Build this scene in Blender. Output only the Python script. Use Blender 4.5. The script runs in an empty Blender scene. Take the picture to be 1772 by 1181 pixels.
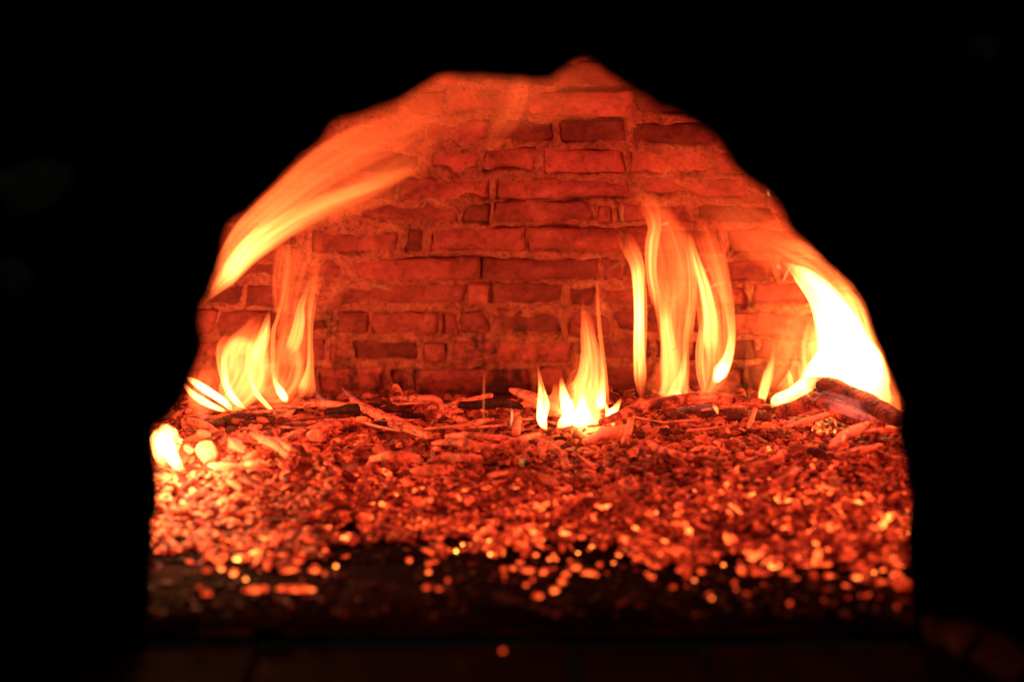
import bpy, math, random
import numpy as np
from mathutils import Vector

random.seed(7); rng = np.random.default_rng(7)
scene = bpy.context.scene
C = scene.collection

# ------------------------------------------------------------------ camera, world, light, exposure
F = 3105.0; W0, H0 = 1772.0, 1181.0
PITCH = math.radians(10.85)
CAM = np.array([0.0, -2.2, 0.788])
cd = bpy.data.cameras.new('camera'); cam = bpy.data.objects.new('camera', cd); C.objects.link(cam)
cam.location = CAM; cam.rotation_euler = (math.pi/2-PITCH, 0, 0)
cd.sensor_width = 36.0; cd.lens = F/W0*36.0; cd.clip_start = 0.05; cd.clip_end = 100
cd.dof.use_dof = True; cd.dof.focus_distance = 3.08; cd.dof.aperture_fstop = 1.15
cd.dof.aperture_blades = 0
scene.camera = cam
scene.view_settings.view_transform = 'Standard'; scene.view_settings.look = 'None'
scene.view_settings.exposure = 0; scene.view_settings.gamma = 1
w = bpy.data.worlds.new('World'); scene.world = w; w.use_nodes = True
bg = w.node_tree.nodes['Background']; bg.inputs[0].default_value = (.9, 1, .75, 1); bg.inputs[1].default_value = 0.003
scene.cycles.transparent_max_bounces = 64
scene.cycles.max_bounces = 8; scene.cycles.diffuse_bounces = 4
scene.cycles.sample_clamp_indirect = 4.0

RIGHT = np.array([1., 0, 0]); FWD = np.array([0, math.cos(PITCH), -math.sin(PITCH)]); UP = np.array([0, math.sin(PITCH), math.cos(PITCH)])
def ray(px, py):
    return FWD + RIGHT*((px-W0/2)/F) - UP*((py-H0/2)/F)
def at(px, py, Y):
    d = ray(px, py); return CAM + d*((Y-CAM[1])/d[1])
def atz(px, py, z):
    d = ray(px, py); return CAM + d*((z-CAM[2])/d[2])
def mpp(p):                                 # metres per photo pixel at a point
    return float(np.dot(np.asarray(p)-CAM, FWD))/F

# flames give the light: one soft point lamp inside each body of flame
def lamp(px, py, Y, watt, col=(1, .21, .03), r=.04):
    l = bpy.data.lights.new('flame_light', 'POINT'); l.energy = watt; l.color = col; l.shadow_soft_size = r
    o = bpy.data.objects.new('flame_light', l); C.objects.link(o); o.location = at(px, py, Y)
LIGHTS = [(1490, 600, .72, 6.5), (1180, 560, .62, 3.2), (1005, 690, .62, 2.2), (455, 620, .66, 6.4), (318, 782, .44, 17.0),
          (470, 400, .55, 3.2), (620, 270, .5, 2.6), (1400, 470, .6, 3.2), (900, 180, .35, 2.6), (1150, 250, .4, 2.0)]
for (a, b, c, d) in LIGHTS: lamp(a, b, c, d*(.5 if a < 320 else .37), (1, .09, .07) if b < 300 else ((1, .32, .12) if a < 320 else (1, .145, .075)))

# ------------------------------------------------------------------ helpers
def tag(o, label=None, cat=None, group=None, kind=None):
    if label: o['label'] = label
    if cat: o['category'] = cat
    if group: o['group'] = group
    if kind: o['kind'] = kind
    return o
def empty(name, loc, label=None, cat=None, group=None):
    o = bpy.data.objects.new(name, None); C.objects.link(o); o.location = loc; o.empty_display_size = .05
    return tag(o, label, cat, group)
def mesh_np(name, V, Fq, mat, attrs=None, smooth=True):
    me = bpy.data.meshes.new(name)
    V = np.asarray(V, dtype=np.float32); Fq = np.asarray(Fq, dtype=np.int32)
    n, k = Fq.shape
    me.vertices.add(len(V)); me.vertices.foreach_set('co', V.ravel())
    me.loops.add(n*k); me.loops.foreach_set('vertex_index', Fq.ravel())
    me.polygons.add(n); me.polygons.foreach_set('loop_start', np.arange(0, n*k, k, dtype=np.int32))
    me.polygons.foreach_set('loop_total', np.full(n, k, dtype=np.int32))
    me.polygons.foreach_set('use_smooth', np.full(n, smooth))
    me.update(calc_edges=True)
    for an, av in (attrs or {}).items():
        a = me.attributes.new(an, 'FLOAT', 'POINT'); a.data.foreach_set('value', np.asarray(av, dtype=np.float32))
    if mat: me.materials.append(mat)
    return me
def link(name, me, parent=None, loc=None):
    o = bpy.data.objects.new(name, me); C.objects.link(o)
    if loc is not None: o.location = loc
    if parent: o.parent = parent
    return o
def hsh(ix, iy, iz, seed):
    n = (ix*374761393 + iy*668265263 + iz*2147483647 + seed*144665) & 0xffffffff
    n = ((n ^ (n >> 13))*1274126177) & 0xffffffff
    return ((n ^ (n >> 16)) & 0xffff)/65535.0
def vnoise(x, y, z, seed=0):
    x, y, z = np.broadcast_arrays(np.asarray(x, float), np.asarray(y, float), np.asarray(z, float))
    ix, iy, iz = [np.floor(v).astype(np.int64) for v in (x, y, z)]
    fx, fy, fz = x-ix, y-iy, z-iz
    fx, fy, fz = [f*f*(3-2*f) for f in (fx, fy, fz)]
    r = 0
    for a in (0, 1):
        for b in (0, 1):
            for c in (0, 1):
                r = r + hsh(ix+a, iy+b, iz+c, seed)*(fx if a else 1-fx)*(fy if b else 1-fy)*(fz if c else 1-fz)
    return r*2-1
def fbm(x, y, z, seed=0, oct=4, g=.5):
    r = 0; a = 1; f = 1; t = 0
    for i in range(oct):
        r = r + a*vnoise(x*f, y*f, z*f, seed+i*17); t += a; a *= g; f *= 2.03
    return r/t
def sstep(a, b, x):
    t = np.clip((x-a)/(b-a), 0, 1); return t*t*(3-2*t)

# ------------------------------------------------------------------ materials
def newmat(name):
    m = bpy.data.materials.new(name); m.use_nodes = True; nt = m.node_tree
    for n in list(nt.nodes): nt.nodes.remove(n)
    out = nt.nodes.new('ShaderNodeOutputMaterial')
    return m, nt, out
def nd(nt, t, **kw):
    n = nt.nodes.new(t)
    for k, v in kw.items():
        if k in n.inputs.keys(): n.inputs[k].default_value = v
        else: setattr(n, k, v)
    return n
def math_(nt, op, a, b=None, clamp=False):
    n = nt.nodes.new('ShaderNodeMath'); n.operation = op; n.use_clamp = clamp
    for i, v in enumerate((a, b)):
        if v is None: continue
        if isinstance(v, (int, float)): n.inputs[i].default_value = v
        else: nt.links.new(v, n.inputs[i])
    return n.outputs[0]
def noise(nt, vec, scale, detail=5, rough=.6, dist=0):
    n = nd(nt, 'ShaderNodeTexNoise'); n.inputs['Scale'].default_value = scale; n.inputs['Detail'].default_value = detail
    n.inputs['Roughness'].default_value = rough; n.inputs['Distortion'].default_value = dist
    if vec: nt.links.new(vec, n.inputs['Vector'])
    return n.outputs['Fac']
def ramp(nt, fac, stops):
    n = nd(nt, 'ShaderNodeValToRGB'); el = n.color_ramp.elements
    while len(el) < len(stops): el.new(.5)
    for e, (p, c) in zip(el, stops): e.position = p; e.color = (*c, 1)
    nt.links.new(fac, n.inputs[0]); return n.outputs[0]
def mix(nt, fac, a, b, mode='MIX'):
    n = nd(nt, 'ShaderNodeMix'); n.data_type = 'RGBA'; n.blend_type = mode
    for sock, v in ((n.inputs[0], fac), (n.inputs[6], a), (n.inputs[7], b)):
        if isinstance(v, (int, float)): sock.default_value = v
        elif isinstance(v, tuple): sock.default_value = (*v, 1)
        else: nt.links.new(v, sock)
    return n.outputs[2]
def wall_mat(name, c0, c1, c2, bump, objrand, scale=1.0, rough=.85, sooty=True, spec=.2, dark=.62):
    m, nt, out = newmat(name)
    geo = nd(nt, 'ShaderNodeNewGeometry'); P = geo.outputs['Position']
    b = nd(nt, 'ShaderNodeBsdfPrincipled'); b.inputs['Roughness'].default_value = rough; b.inputs['Specular IOR Level'].default_value = spec
    n1 = noise(nt, P, 14*scale, 6, .65, .4); n2 = noise(nt, P, 70*scale, 5, .7); n3 = noise(nt, P, 5, 4, .6)
    col = ramp(nt, n1, [(.3, c0), (.52, c1), (.72, c2)])
    if objrand:
        oi = nd(nt, 'ShaderNodeObjectInfo')
        v = math_(nt, 'ADD', math_(nt, 'MULTIPLY', oi.outputs['Random'], .95), .5)
        hs = nd(nt, 'ShaderNodeHueSaturation'); nt.links.new(col, hs.inputs['Color']); nt.links.new(v, hs.inputs['Value']); col = hs.outputs[0]
    speck = ramp(nt, n2, [(.36, (dark, dark*.95, dark*.93)), (.5, (1, 1, 1)), (.75, (1.2, 1.2, 1.2))])
    col = mix(nt, .8, col, speck, 'MULTIPLY')
    if sooty:                                   # soot stains above the bed, patches of their own shape
        sep = nd(nt, 'ShaderNodeSeparateXYZ'); nt.links.new(P, sep.inputs[0])
        hz = math_(nt, 'SUBTRACT', .34, sep.outputs[2])
        hz = math_(nt, 'MULTIPLY', hz, .75, True)
        ns = noise(nt, P, 11, 6, .72, .3)
        s = math_(nt, 'ADD', math_(nt, 'SUBTRACT', ns, .66), hz)
        s = math_(nt, 'MULTIPLY', s, 9, True)
        col = mix(nt, math_(nt, 'MULTIPLY', s, .85), col, (.028, .02, .016))
    nt.links.new(col, b.inputs['Base Color'])
    hsum = math_(nt, 'ADD', math_(nt, 'MULTIPLY', n1, 1.0), math_(nt, 'MULTIPLY', n2, .55))
    n4 = noise(nt, P, 260*scale, 3, .6)
    hsum = math_(nt, 'ADD', hsum, math_(nt, 'MULTIPLY', n4, .2))
    bp = nd(nt, 'ShaderNodeBump'); bp.inputs['Strength'].default_value = 1; bp.inputs['Distance'].default_value = bump
    nt.links.new(hsum, bp.inputs['Height']); nt.links.new(bp.outputs[0], b.inputs['Normal'])
    nt.links.new(b.outputs[0], out.inputs[0]); return m
M_BRICK = wall_mat('fired_brick', (.16, .042, .034), (.30, .075, .06), (.46, .15, .11), .005, True)
M_MORTAR = wall_mat('crumbly_mortar', (.22, .075, .05), (.44, .155, .095), (.60, .27, .17), .012, False, 1.6, dark=.38)
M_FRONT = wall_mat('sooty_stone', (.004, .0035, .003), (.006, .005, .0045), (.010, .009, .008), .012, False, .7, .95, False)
M_PATCH = wall_mat('pale_glimmer', (.55, .6, .5), (.7, .75, .62), (.8, .84, .72), .01, False, .7, .95, False)  # pale tone that paints the glimmers on the front wall
M_HEARTH = wall_mat('hearth_tile', (.003, .0015, .0012), (.007, .003, .0025), (.04, .014, .010), .008, True, .5, 1, False, .03)
M_LAND = wall_mat('dark_landing_stone', (.0015, .001, .001), (.004, .002, .002), (.03, .014, .010), .010, True, .8, 1, False, .03)

def heat_emission(nt, h):
    # hotter coal: deep red -> orange -> yellow
    h2 = math_(nt, 'MULTIPLY', h, h)
    g = math_(nt, 'ADD', math_(nt, 'MULTIPLY', h, .030), math_(nt, 'MULTIPLY', h2, .030))
    bl = math_(nt, 'ADD', math_(nt, 'MULTIPLY', h, .010), math_(nt, 'MULTIPLY', h2, .004))
    c = nd(nt, 'ShaderNodeCombineXYZ'); nt.links.new(h, c.inputs[0]); nt.links.new(g, c.inputs[1]); nt.links.new(bl, c.inputs[2])
    return c.outputs[0]
def coal_mat(name, ash=(.36, .16, .09), char=(.035, .012, .008), nscale=60, thr=.45, bump=.002, crack=False):
    m, nt, out = newmat(name)
    geo = nd(nt, 'ShaderNodeNewGeometry'); tc = nd(nt, 'ShaderNodeTexCoord')
    P = tc.outputs['Object']
    b = nd(nt, 'ShaderNodeBsdfPrincipled'); b.inputs['Roughness'].default_value = .7; b.inputs['Specular IOR Level'].default_value = .3
    n1 = noise(nt, P, nscale, 4, .65, .3); n2 = noise(nt, P, nscale*4, 4, .7)
    at_ = nd(nt, 'ShaderNodeAttribute', attribute_name='glow')
    ac = nd(nt, 'ShaderNodeAttribute', attribute_name='ash')
    f = math_(nt, 'ADD', math_(nt, 'SUBTRACT', n1, thr), math_(nt, 'MULTIPLY', ac.outputs['Fac'], .35))
    f = math_(nt, 'MULTIPLY', f, 4, True)
    col = mix(nt, f, char, ash)
    h = math_(nt, 'MULTIPLY', at_.outputs['Fac'], math_(nt, 'MAXIMUM', math_(nt, 'MULTIPLY', math_(nt, 'SUBTRACT', n1, .38), 7), .06))
    if crack:
        vo = nd(nt, 'ShaderNodeTexVoronoi', feature='DISTANCE_TO_EDGE'); vo.inputs['Scale'].default_value = 1
        cx = nd(nt, 'ShaderNodeCombineXYZ')
        nt.links.new(math_(nt, 'ADD', nd(nt, 'ShaderNodeAttribute', attribute_name='along').outputs['Fac'], math_(nt, 'MULTIPLY', n1, .9)), cx.inputs[0])
        nt.links.new(math_(nt, 'ADD', nd(nt, 'ShaderNodeAttribute', attribute_name='round').outputs['Fac'], math_(nt, 'MULTIPLY', n2, .5)), cx.inputs[1])
        nt.links.new(cx.outputs[0], vo.inputs['Vector'])
        cr = math_(nt, 'ADD', math_(nt, 'MULTIPLY', vo.outputs['Distance'], 14), math_(nt, 'MULTIPLY', math_(nt, 'SUBTRACT', n1, .5), 5), True)
        cr = math_(nt, 'ADD', math_(nt, 'MULTIPLY', cr, .5), .5)
        col = mix(nt, cr, (.02, .008, .006), col)
        h = math_(nt, 'MULTIPLY', h, cr)
    nt.links.new(col, b.inputs['Base Color'])
    nt.links.new(heat_emission(nt, h), b.inputs['Emission Color']); b.inputs['Emission Strength'].default_value = 1
    hs = math_(nt, 'ADD', n1, math_(nt, 'MULTIPLY', n2, .4))
    if crack: hs = math_(nt, 'ADD', hs, cr)
    bp = nd(nt, 'ShaderNodeBump'); bp.inputs['Distance'].default_value = bump
    nt.links.new(hs, bp.inputs['Height']); nt.links.new(bp.outputs[0], b.inputs['Normal'])
    nt.links.new(b.outputs[0], out.inputs[0])
    m.cycles.emission_sampling = 'NONE'
    return m
M_COAL = coal_mat('glowing_coal')
M_STICK = coal_mat('scorched_stick', ash=(.62, .32, .2), char=(.12, .05, .03))
M_LOG = coal_mat('burning_wood', ash=(.6, .3, .18), char=(.12, .05, .03), crack=True, nscale=40, bump=.003)
M_CHAR = coal_mat('charred_log', ash=(.12, .05, .035), char=(.02, .012, .01), crack=True, nscale=30, thr=.55, bump=.004)
M_ASH = coal_mat('red_ash', ash=(.22, .08, .05), char=(.05, .02, .015), nscale=45, bump=.004)

def flame_mat(name, tint=(1, 1, 1)):
    m, nt, out = newmat(name)
    geo = nd(nt, 'ShaderNodeNewGeometry')
    dt = nd(nt, 'ShaderNodeVectorMath', operation='DOT_PRODUCT')
    nt.links.new(geo.outputs['Normal'], dt.inputs[0]); nt.links.new(geo.outputs['Incoming'], dt.inputs[1])
    cs = math_(nt, 'ABSOLUTE', dt.outputs['Value'])
    so = nd(nt, 'ShaderNodeAttribute', attribute_name='soft').outputs['Fac']
    fc = math_(nt, 'POWER', cs, so)
    h = math_(nt, 'MULTIPLY', nd(nt, 'ShaderNodeAttribute', attribute_name='glow').outputs['Fac'], fc)
    h = math_(nt, 'MULTIPLY', h, .34)
    h2 = math_(nt, 'MULTIPLY', h, h)
    g = math_(nt, 'ADD', math_(nt, 'MULTIPLY', h, .10*tint[1]), math_(nt, 'MULTIPLY', h2, .088))
    bl = math_(nt, 'ADD', math_(nt, 'MULTIPLY', h, .016*tint[2]), math_(nt, 'MULTIPLY', h2, .020))
    c = nd(nt, 'ShaderNodeCombineXYZ'); nt.links.new(math_(nt, 'MULTIPLY', h, tint[0]), c.inputs[0]); nt.links.new(g, c.inputs[1]); nt.links.new(bl, c.inputs[2])
    e = nd(nt, 'ShaderNodeEmission'); nt.links.new(c.outputs[0], e.inputs[0])
    t = nd(nt, 'ShaderNodeBsdfTransparent'); a = nd(nt, 'ShaderNodeAddShader')
    nt.links.new(e.outputs[0], a.inputs[0]); nt.links.new(t.outputs[0], a.inputs[1]); nt.links.new(a.outputs[0], out.inputs[0])
    m.cycles.emission_sampling = 'NONE'
    return m
M_FLAME = flame_mat('flame')
M_FRINGE = flame_mat('gas_flame', (.6, 1.3, 6.5))

# ------------------------------------------------------------------ oven dome surface
A0, B0, YC, HD, NP = 1.02, .74, .30, 1.04, 3.0
def s_of(z): return np.sqrt(np.clip(1-(np.abs(z)/HD)**2.2, 1e-6, 1))
def dome(phi, z, off=0.0):
    c, s = np.cos(phi), np.sin(phi)
    r = s_of(z)/((np.abs(c)/A0)**NP + (np.abs(s)/B0)**NP)**(1/NP) - off
    return np.stack([r*c, YC+r*s, z+0*r], -1)
def hit(px, py):
    d = ray(px, py); lo, hi = 2.0/d[1], 5.0/d[1]
    def Fv(t):
        p = CAM+d*t; s = float(s_of(p[2]))
        return (abs(p[0])/(A0*s))**NP+(abs(p[1]-YC)/(B0*s))**NP*(1 if p[1] > YC else 0)-1
    lo = 2.5
    for _ in range(50):
        mid = (lo+hi)/2
        if Fv(mid) > 0: hi = mid
        else: lo = mid
    p = CAM+d*lo; return math.atan2(p[1]-YC, p[0]), p[2]

oven = empty('brick_oven', (0, 0, 0), 'brick wood-fired oven with a rugged arched mouth and brick dome glowing red inside', 'oven')

COURSES = [
 (108, 148, [520, 640, 800, 960, 1130, 1250, 1350]),
 (154, 202, [430, 560, 700, 770, 905, 1095, 1250, 1400]),
 (208, 250, [400, 480, 590, 730, 845, 962, 1085, 1250, 1380, 1500]),
 (256, 301, [350, 450, 600, 740, 830, 935, 1085, 1230, 1350, 1500]),
 (305, 346, [300, 400, 560, 690, 853, 1095, 1300, 1420, 1560]),
 (350, 387, [260, 350, 480, 580, 797, 852, 1025, 1062, 1200, 1340, 1500, 1640]),
 (393, 437, [230, 320, 460, 530, 698, 742, 912, 1080, 1250, 1420, 1550, 1700]),
 (446, 487, [200, 260, 380, 500, 605, 835, 1040, 1075, 1250, 1340, 1450, 1600, 1720]),
 (491, 530, [180, 240, 350, 425, 575, 808, 848, 978, 1035, 1180, 1295, 1500, 1650, 1750]),
 (539, 582, [150, 220, 375, 470, 583, 640, 763, 796, 850, 978, 1060, 1240, 1430, 1600, 1750]),
 (588, 628, [150, 230, 340, 440, 500, 568, 605, 729, 778, 1000, 1130, 1310, 1450, 1600, 1750]),
 (636, 686, [130, 200, 330, 430, 550, 672, 708, 924, 985, 1120, 1290, 1420, 1560, 1700]),
 (692, 742, [130, 260, 380, 500, 620, 740, 860, 980, 1100, 1220, 1340, 1460, 1580, 1700])]
RECTS = []
R_ARC = 0.9
for ci, (y0, y1, xs) in enumerate(COURSES):
    for i in range(len(xs)-1):
        full = xs[i+1]-xs[i]
        j = random.choice([2, 3, 3, 4, 7])
        j = min(j, full*.16)
        xa, xb = xs[i]+j, xs[i+1]-j
        dy = random.uniform(-3, 3)
        xm = (xa+xb)/2; ym = (y0+y1)/2+dy
        p0, _ = hit(xa, ym); p1, _ = hit(xb, ym)
        _, z1 = hit(xm, y0+dy+random.uniform(0, 3)); _, z0 = hit(xm, y1+dy-random.uniform(0, 3))
        RECTS.append((min(p0, p1), max(p0, p1), z0, z1, random.uniform(-.5, .5)))
RECTS = np.array(RECTS)
print('bricks', len(RECTS))

def brick_mesh(k, rc):
    f0, f1, z0, z1, sh = rc
    fm, zm = (f0+f1)/2, (z0+z1)/2
    L = abs(f1-f0)*R_ARC; n = max(4, int(L/.022)); mz = 5
    lev = random.uniform(-.004, .006)
    tilt = random.uniform(-.004, .004)
    V = []; idx = {}
    def g(n_, a): return [a*i/n_ for i in range(n_+1)]
    us = np.array([0, .02/L if L > .06 else .1]+list(np.linspace(.5/n+.02, 1-.5/n-.02, n-1))+[1-(.02/L if L > .06 else .1), 1]); us = np.unique(np.clip(us, 0, 1))
    vs = np.array([0, .12, .37, .63, .88, 1])
    U, Vv = np.meshgrid(us, vs, indexing='ij')
    ph = f0+(f1-f0)*U + sh*(Vv-.5)*.012
    zz = z0+(z1-z0)*Vv
    # ragged edges
    e = np.minimum(np.minimum(U, 1-U)*L, np.minimum(Vv, 1-Vv)*abs(z1-z0))
    P = dome(ph, zz)
    nz = fbm(P[..., 0]*28, P[..., 1]*28, P[..., 2]*28, 50+k, 3)
    chip = fbm(P[..., 0]*13+k, P[..., 1]*13, P[..., 2]*13, 90, 2)
    off = lev + tilt*(U*2-1) + nz*.003 - sstep(.009, 0, e)*.005 - (chip > .25)*(e < .014)*.010
    jig = .006*fbm(P[..., 0]*35, P[..., 2]*35, k, 12, 2)
    edge = (e < 1e-5)
    ph = ph + np.where(edge, jig/R_ARC, 0); zz = zz+np.where(edge, jig, 0)
    fr = dome(ph, zz, off); bk = dome(ph, zz, -.05)
    nu, nv = U.shape
    VV = np.concatenate([fr.reshape(-1, 3), bk.reshape(-1, 3)]); N = nu*nv
    I = np.arange(N).reshape(nu, nv)
    Q = []
    a = I[:-1, :-1].ravel(); b = I[1:, :-1].ravel(); c = I[1:, 1:].ravel(); d = I[:-1, 1:].ravel()
    Q.append(np.stack([a, b, c, d], 1))
    for line in (I[:, 0], I[:, -1][::-1], I[0, :][::-1], I[-1, :]):
        Q.append(np.stack([line[:-1], line[:-1]+N, line[1:]+N, line[1:]], 1))
    Q = np.concatenate(Q)
    cen = dome(np.array(fm), np.array(zm), 0)
    me = mesh_np('brick', VV-cen, Q, M_BRICK, smooth=True)
    return me, cen
for k, rc in enumerate(RECTS):
    me, cen = brick_mesh(k, rc)
    link('brick', me, oven, cen)

# mortar lining: one continuous rough sheet, hollow behind each brick
NU, NV = 820, 330
ph = np.linspace(-.30, math.pi+.30, NU); tt = np.linspace(-.03, 1, NV)
zz = HD*np.sin(tt*math.pi/2)
PH, ZZ = np.meshgrid(ph, zz, indexing='ij')
P = dome(PH, ZZ)
ew = .011*fbm(P[..., 0]*16, P[..., 1]*16, P[..., 2]*22, 5, 5, .62)
dist = np.full(PH.shape, 1e3)
for (f0, f1, z0, z1, sh) in RECTS:
    m0 = (PH > f0-.1) & (PH < f1+.1) & (ZZ > z0-.06) & (ZZ < z1+.06)
    if not m0.any(): continue
    v = np.clip((ZZ[m0]-z0)/(z1-z0), 0, 1)-.5
    pc = (PH[m0]-(f0+f1)/2-sh*v*.012)*R_ARC
    dx = np.abs(pc)-(f1-f0)/2*R_ARC; dz = np.abs(ZZ[m0]-(z0+z1)/2)-(z1-z0)/2
    d = np.maximum(dx, dz); dist[m0] = np.minimum(dist[m0], d)
d2 = dist+ew
big = fbm(P[..., 0]*9, P[..., 1]*9, P[..., 2]*9, 21, 4, .6)
fine = fbm(P[..., 0]*55, P[..., 1]*55, P[..., 2]*55, 31, 4, .6)
smear = sstep(-.06, .30, fbm(P[..., 0]*7+3, P[..., 1]*7, P[..., 2]*9, 77, 4))   # mortar smeared over brick faces
fill = .001+big*.014+fine*.008
hollow = sstep(-.001, -.007-.034*smear, d2)
off = fill*(1-hollow)+(-.02)*hollow
miss = sstep(.16, .42, fbm(P[..., 0]*10, P[..., 1]*10+9, P[..., 2]*10, 41, 3))*(1-hollow)   # lost mortar
off = off-miss*.011
off = np.where(dist > .5, fill, off)
G = dome(PH, ZZ, off)
I = np.arange(NU*NV).reshape(NU, NV)
Q = np.stack([I[:-1, :-1].ravel(), I[1:, :-1].ravel(), I[1:, 1:].ravel(), I[:-1, 1:].ravel()], 1)
link('mortar_lining', mesh_np('mortar_lining', G.reshape(-1, 3), Q, M_MORTAR), oven)

# front wall with the arched mouth
MOUTH = [(258, 1078), (262, 1000), (266, 940), (262, 905), (274, 880), (271, 850), (267, 800), (264, 765), (268, 740), (292, 727), (318, 690), (335, 640), (351, 598),
 (346, 560), (350, 530), (363, 503), (378, 455), (389, 415), (397, 384), (410, 376), (431, 368), (455, 340), (490, 305), (530, 268), (560, 238), (585, 213), (640, 192), (700, 172),
 (735, 150), (765, 132), (830, 128), (880, 135), (950, 140), (975, 119), (997, 103), (1020, 107), (1060, 140), (1110, 168), (1180, 200), (1245, 245),
 (1262, 275), (1290, 307), (1335, 343), (1346, 362), (1370, 400), (1420, 452), (1462, 488), (1494, 528), (1510, 580), (1530, 640), (1548, 680), (1557, 710),
 (1553, 745), (1561, 790), (1574, 860), (1571, 900), (1570, 1000), (1578, 1078)]
pts = np.array([at(a, b, 0.0)[[0, 2]] for a, b in MOUTH])
seg = np.r_[0, np.cumsum(np.linalg.norm(np.diff(pts, axis=0), axis=1))]
tq = np.linspace(0, seg[-1], 360)
ox = np.interp(tq, seg, pts[:, 0]); oz = np.interp(tq, seg, pts[:, 1])
ker = np.array([1, 2, 3, 2, 1])/9.
ox[2:-2] = np.convolve(ox, ker, 'valid'); oz[2:-2] = np.convolve(oz, ker, 'valid')
jx = .0035*fbm(tq*30, 0*tq, 0*tq, 3, 3); ox = ox+jx; oz = oz+.0035*fbm(tq*30, 0*tq+9, 0*tq, 4, 3)
oz[0] = oz[-1] = -.06; oz[1] = min(oz[1], .0); oz[-2] = min(oz[-2], .0)
cx, cz = 0.0, .30
dxx, dzz = ox-cx, oz-cz
rr = np.hypot(dxx, dzz)
def outer(k_):     # direction scaled to outer rectangle
    sc = np.minimum(1.75/np.maximum(np.abs(dxx), 1e-4), np.where(dzz > 0, 1.55/np.maximum(dzz, 1e-4), 10.0))
    X = cx+dxx*sc; Z = cz+dzz*sc
    return X, np.maximum(Z, -.06)
OX, OZ = outer(0)
rings = []
prof = [(1.0, 1.16), (.0, 1.16)]
def ringat(s, y, ns):
    X = ox+(OX-ox)*s; Z = oz+(OZ-oz)*s
    n_ = fbm(X*7, Z*7, np.full_like(X, y*5), 60, 4)*ns
    return np.stack([X, y+n_, Z], 1)
rings.append(ringat(.9, .16, .0)); rings.append(ringat(.25, .15, .0)); rings.append(ringat(.03, .13, .004)); rings.append(ringat(.012, .06, .003)); rings.append(np.stack([ox, 0*ox, oz], 1))
rings.append(ringat(.004, -.004, .0)); rings.append(ringat(.02, -.006, .003))
for s_ in np.linspace(.05, 1, 24): rings.append(ringat(s_, -.005+.02*min(1, s_*4), .018))
G = np.array(rings); nr, npt = G.shape[:2]
I = np.arange(nr*npt).reshape(nr, npt)
Q = np.stack([I[:-1, :-1].ravel(), I[:-1, 1:].ravel(), I[1:, 1:].ravel(), I[1:, :-1].ravel()], 1)
link('front_wall', mesh_np('front_wall', G.reshape(-1, 3), Q, M_FRONT), oven)
# pale patches painted as faint glimmers on the dark front wall
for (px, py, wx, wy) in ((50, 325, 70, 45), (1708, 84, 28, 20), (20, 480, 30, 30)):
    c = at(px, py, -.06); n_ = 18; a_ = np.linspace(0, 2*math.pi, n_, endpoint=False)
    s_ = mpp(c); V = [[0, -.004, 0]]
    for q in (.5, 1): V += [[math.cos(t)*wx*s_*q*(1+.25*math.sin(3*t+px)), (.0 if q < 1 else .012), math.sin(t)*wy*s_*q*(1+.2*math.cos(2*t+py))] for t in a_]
    T = [[0, 1+(i+1) % n_, 1+i] for i in range(n_)]
    for i in range(n_):
        j = (i+1) % n_; T += [[1+i, 1+j, 1+n_+j], [1+i, 1+n_+j, 1+n_+i]]
    link('glimmer_patch', mesh_np('glimmer_patch', V, T, M_PATCH), oven, c)

# ------------------------------------------------------------------ hearth floor and landing
def slab(name, x0, x1, y0, y1, z1, th, mat, parent, seed):
    nx, ny = max(2, int((x1-x0)/.05)), max(2, int((y1-y0)/.05))
    us = np.concatenate([[0, .03], np.linspace(.03, .97, nx+1)[1:-1], [.97, 1]]); vs = np.concatenate([[0, .03], np.linspace(.03, .97, ny+1)[1:-1], [.97, 1]])
    U, V_ = np.meshgrid(us, vs, indexing='ij')
    X = x0+(x1-x0)*U; Y = y0+(y1-y0)*V_
    e = np.minimum(np.minimum(U, 1-U), np.minimum(V_, 1-V_))
    Z = z1+.003*fbm(X*9, Y*9, 0*X+seed, seed, 3)-(.022*sstep(.07, -.01, Y+.03*fbm(X*6, 0*X, 0*X, 5, 3)) if y0 >= 0 and y0 < .1 else 0)-np.where(e < 1e-6, .002, 0)
    X = X+np.where(e < 1e-6, .003*fbm(X*30, Y*30, 0*X, seed, 2), 0); Y = Y+np.where(e < 1e-6, .004*fbm(X*25, Y*25, 0*X+4, seed, 2), 0)
    top = np.stack([X, Y, Z], -1); bot = top.copy(); bot[..., 2] = z1-th
    N = top[..., 0].size; I = np.arange(N).reshape(X.shape)
    Q = [np.stack([I[:-1, :-1].ravel(), I[1:, :-1].ravel(), I[1:, 1:].ravel(), I[:-1, 1:].ravel()], 1)]
    for line in (I[:, 0], I[:, -1][::-1], I[0, :][::-1], I[-1, :]):
        Q.append(np.stack([line[:-1], line[:-1]+N, line[1:]+N, line[1:]], 1))
    cen = np.array([(x0+x1)/2, (y0+y1)/2, z1])
    VV = np.concatenate([top.reshape(-1, 3), bot.reshape(-1, 3)])-cen
    return link(name, mesh_np(name, VV, np.concatenate(Q), mat), parent, cen)
floor = link('hearth_floor', mesh_np('hearth_floor', [[-1.1, .0, -.02], [1.1, .0, -.02], [1.1, 1.2, -.02], [-1.1, 1.2, -.02]], [[0, 1, 2, 3]], M_HEARTH)); tag(floor, kind='structure')
y = .0; r = 0
while y < 1.05:
    dpt = .235; x = -1.08-(.14 if r % 2 else 0)
    while x < 1.05:
        slab('floor_tile', x+.001, x+.282, y+.001, y+dpt+.002, .0+random.uniform(-.001, .001), .03, M_HEARTH, floor, random.randint(1, 99)); x += .283
    y += dpt+.003; r += 1
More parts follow.
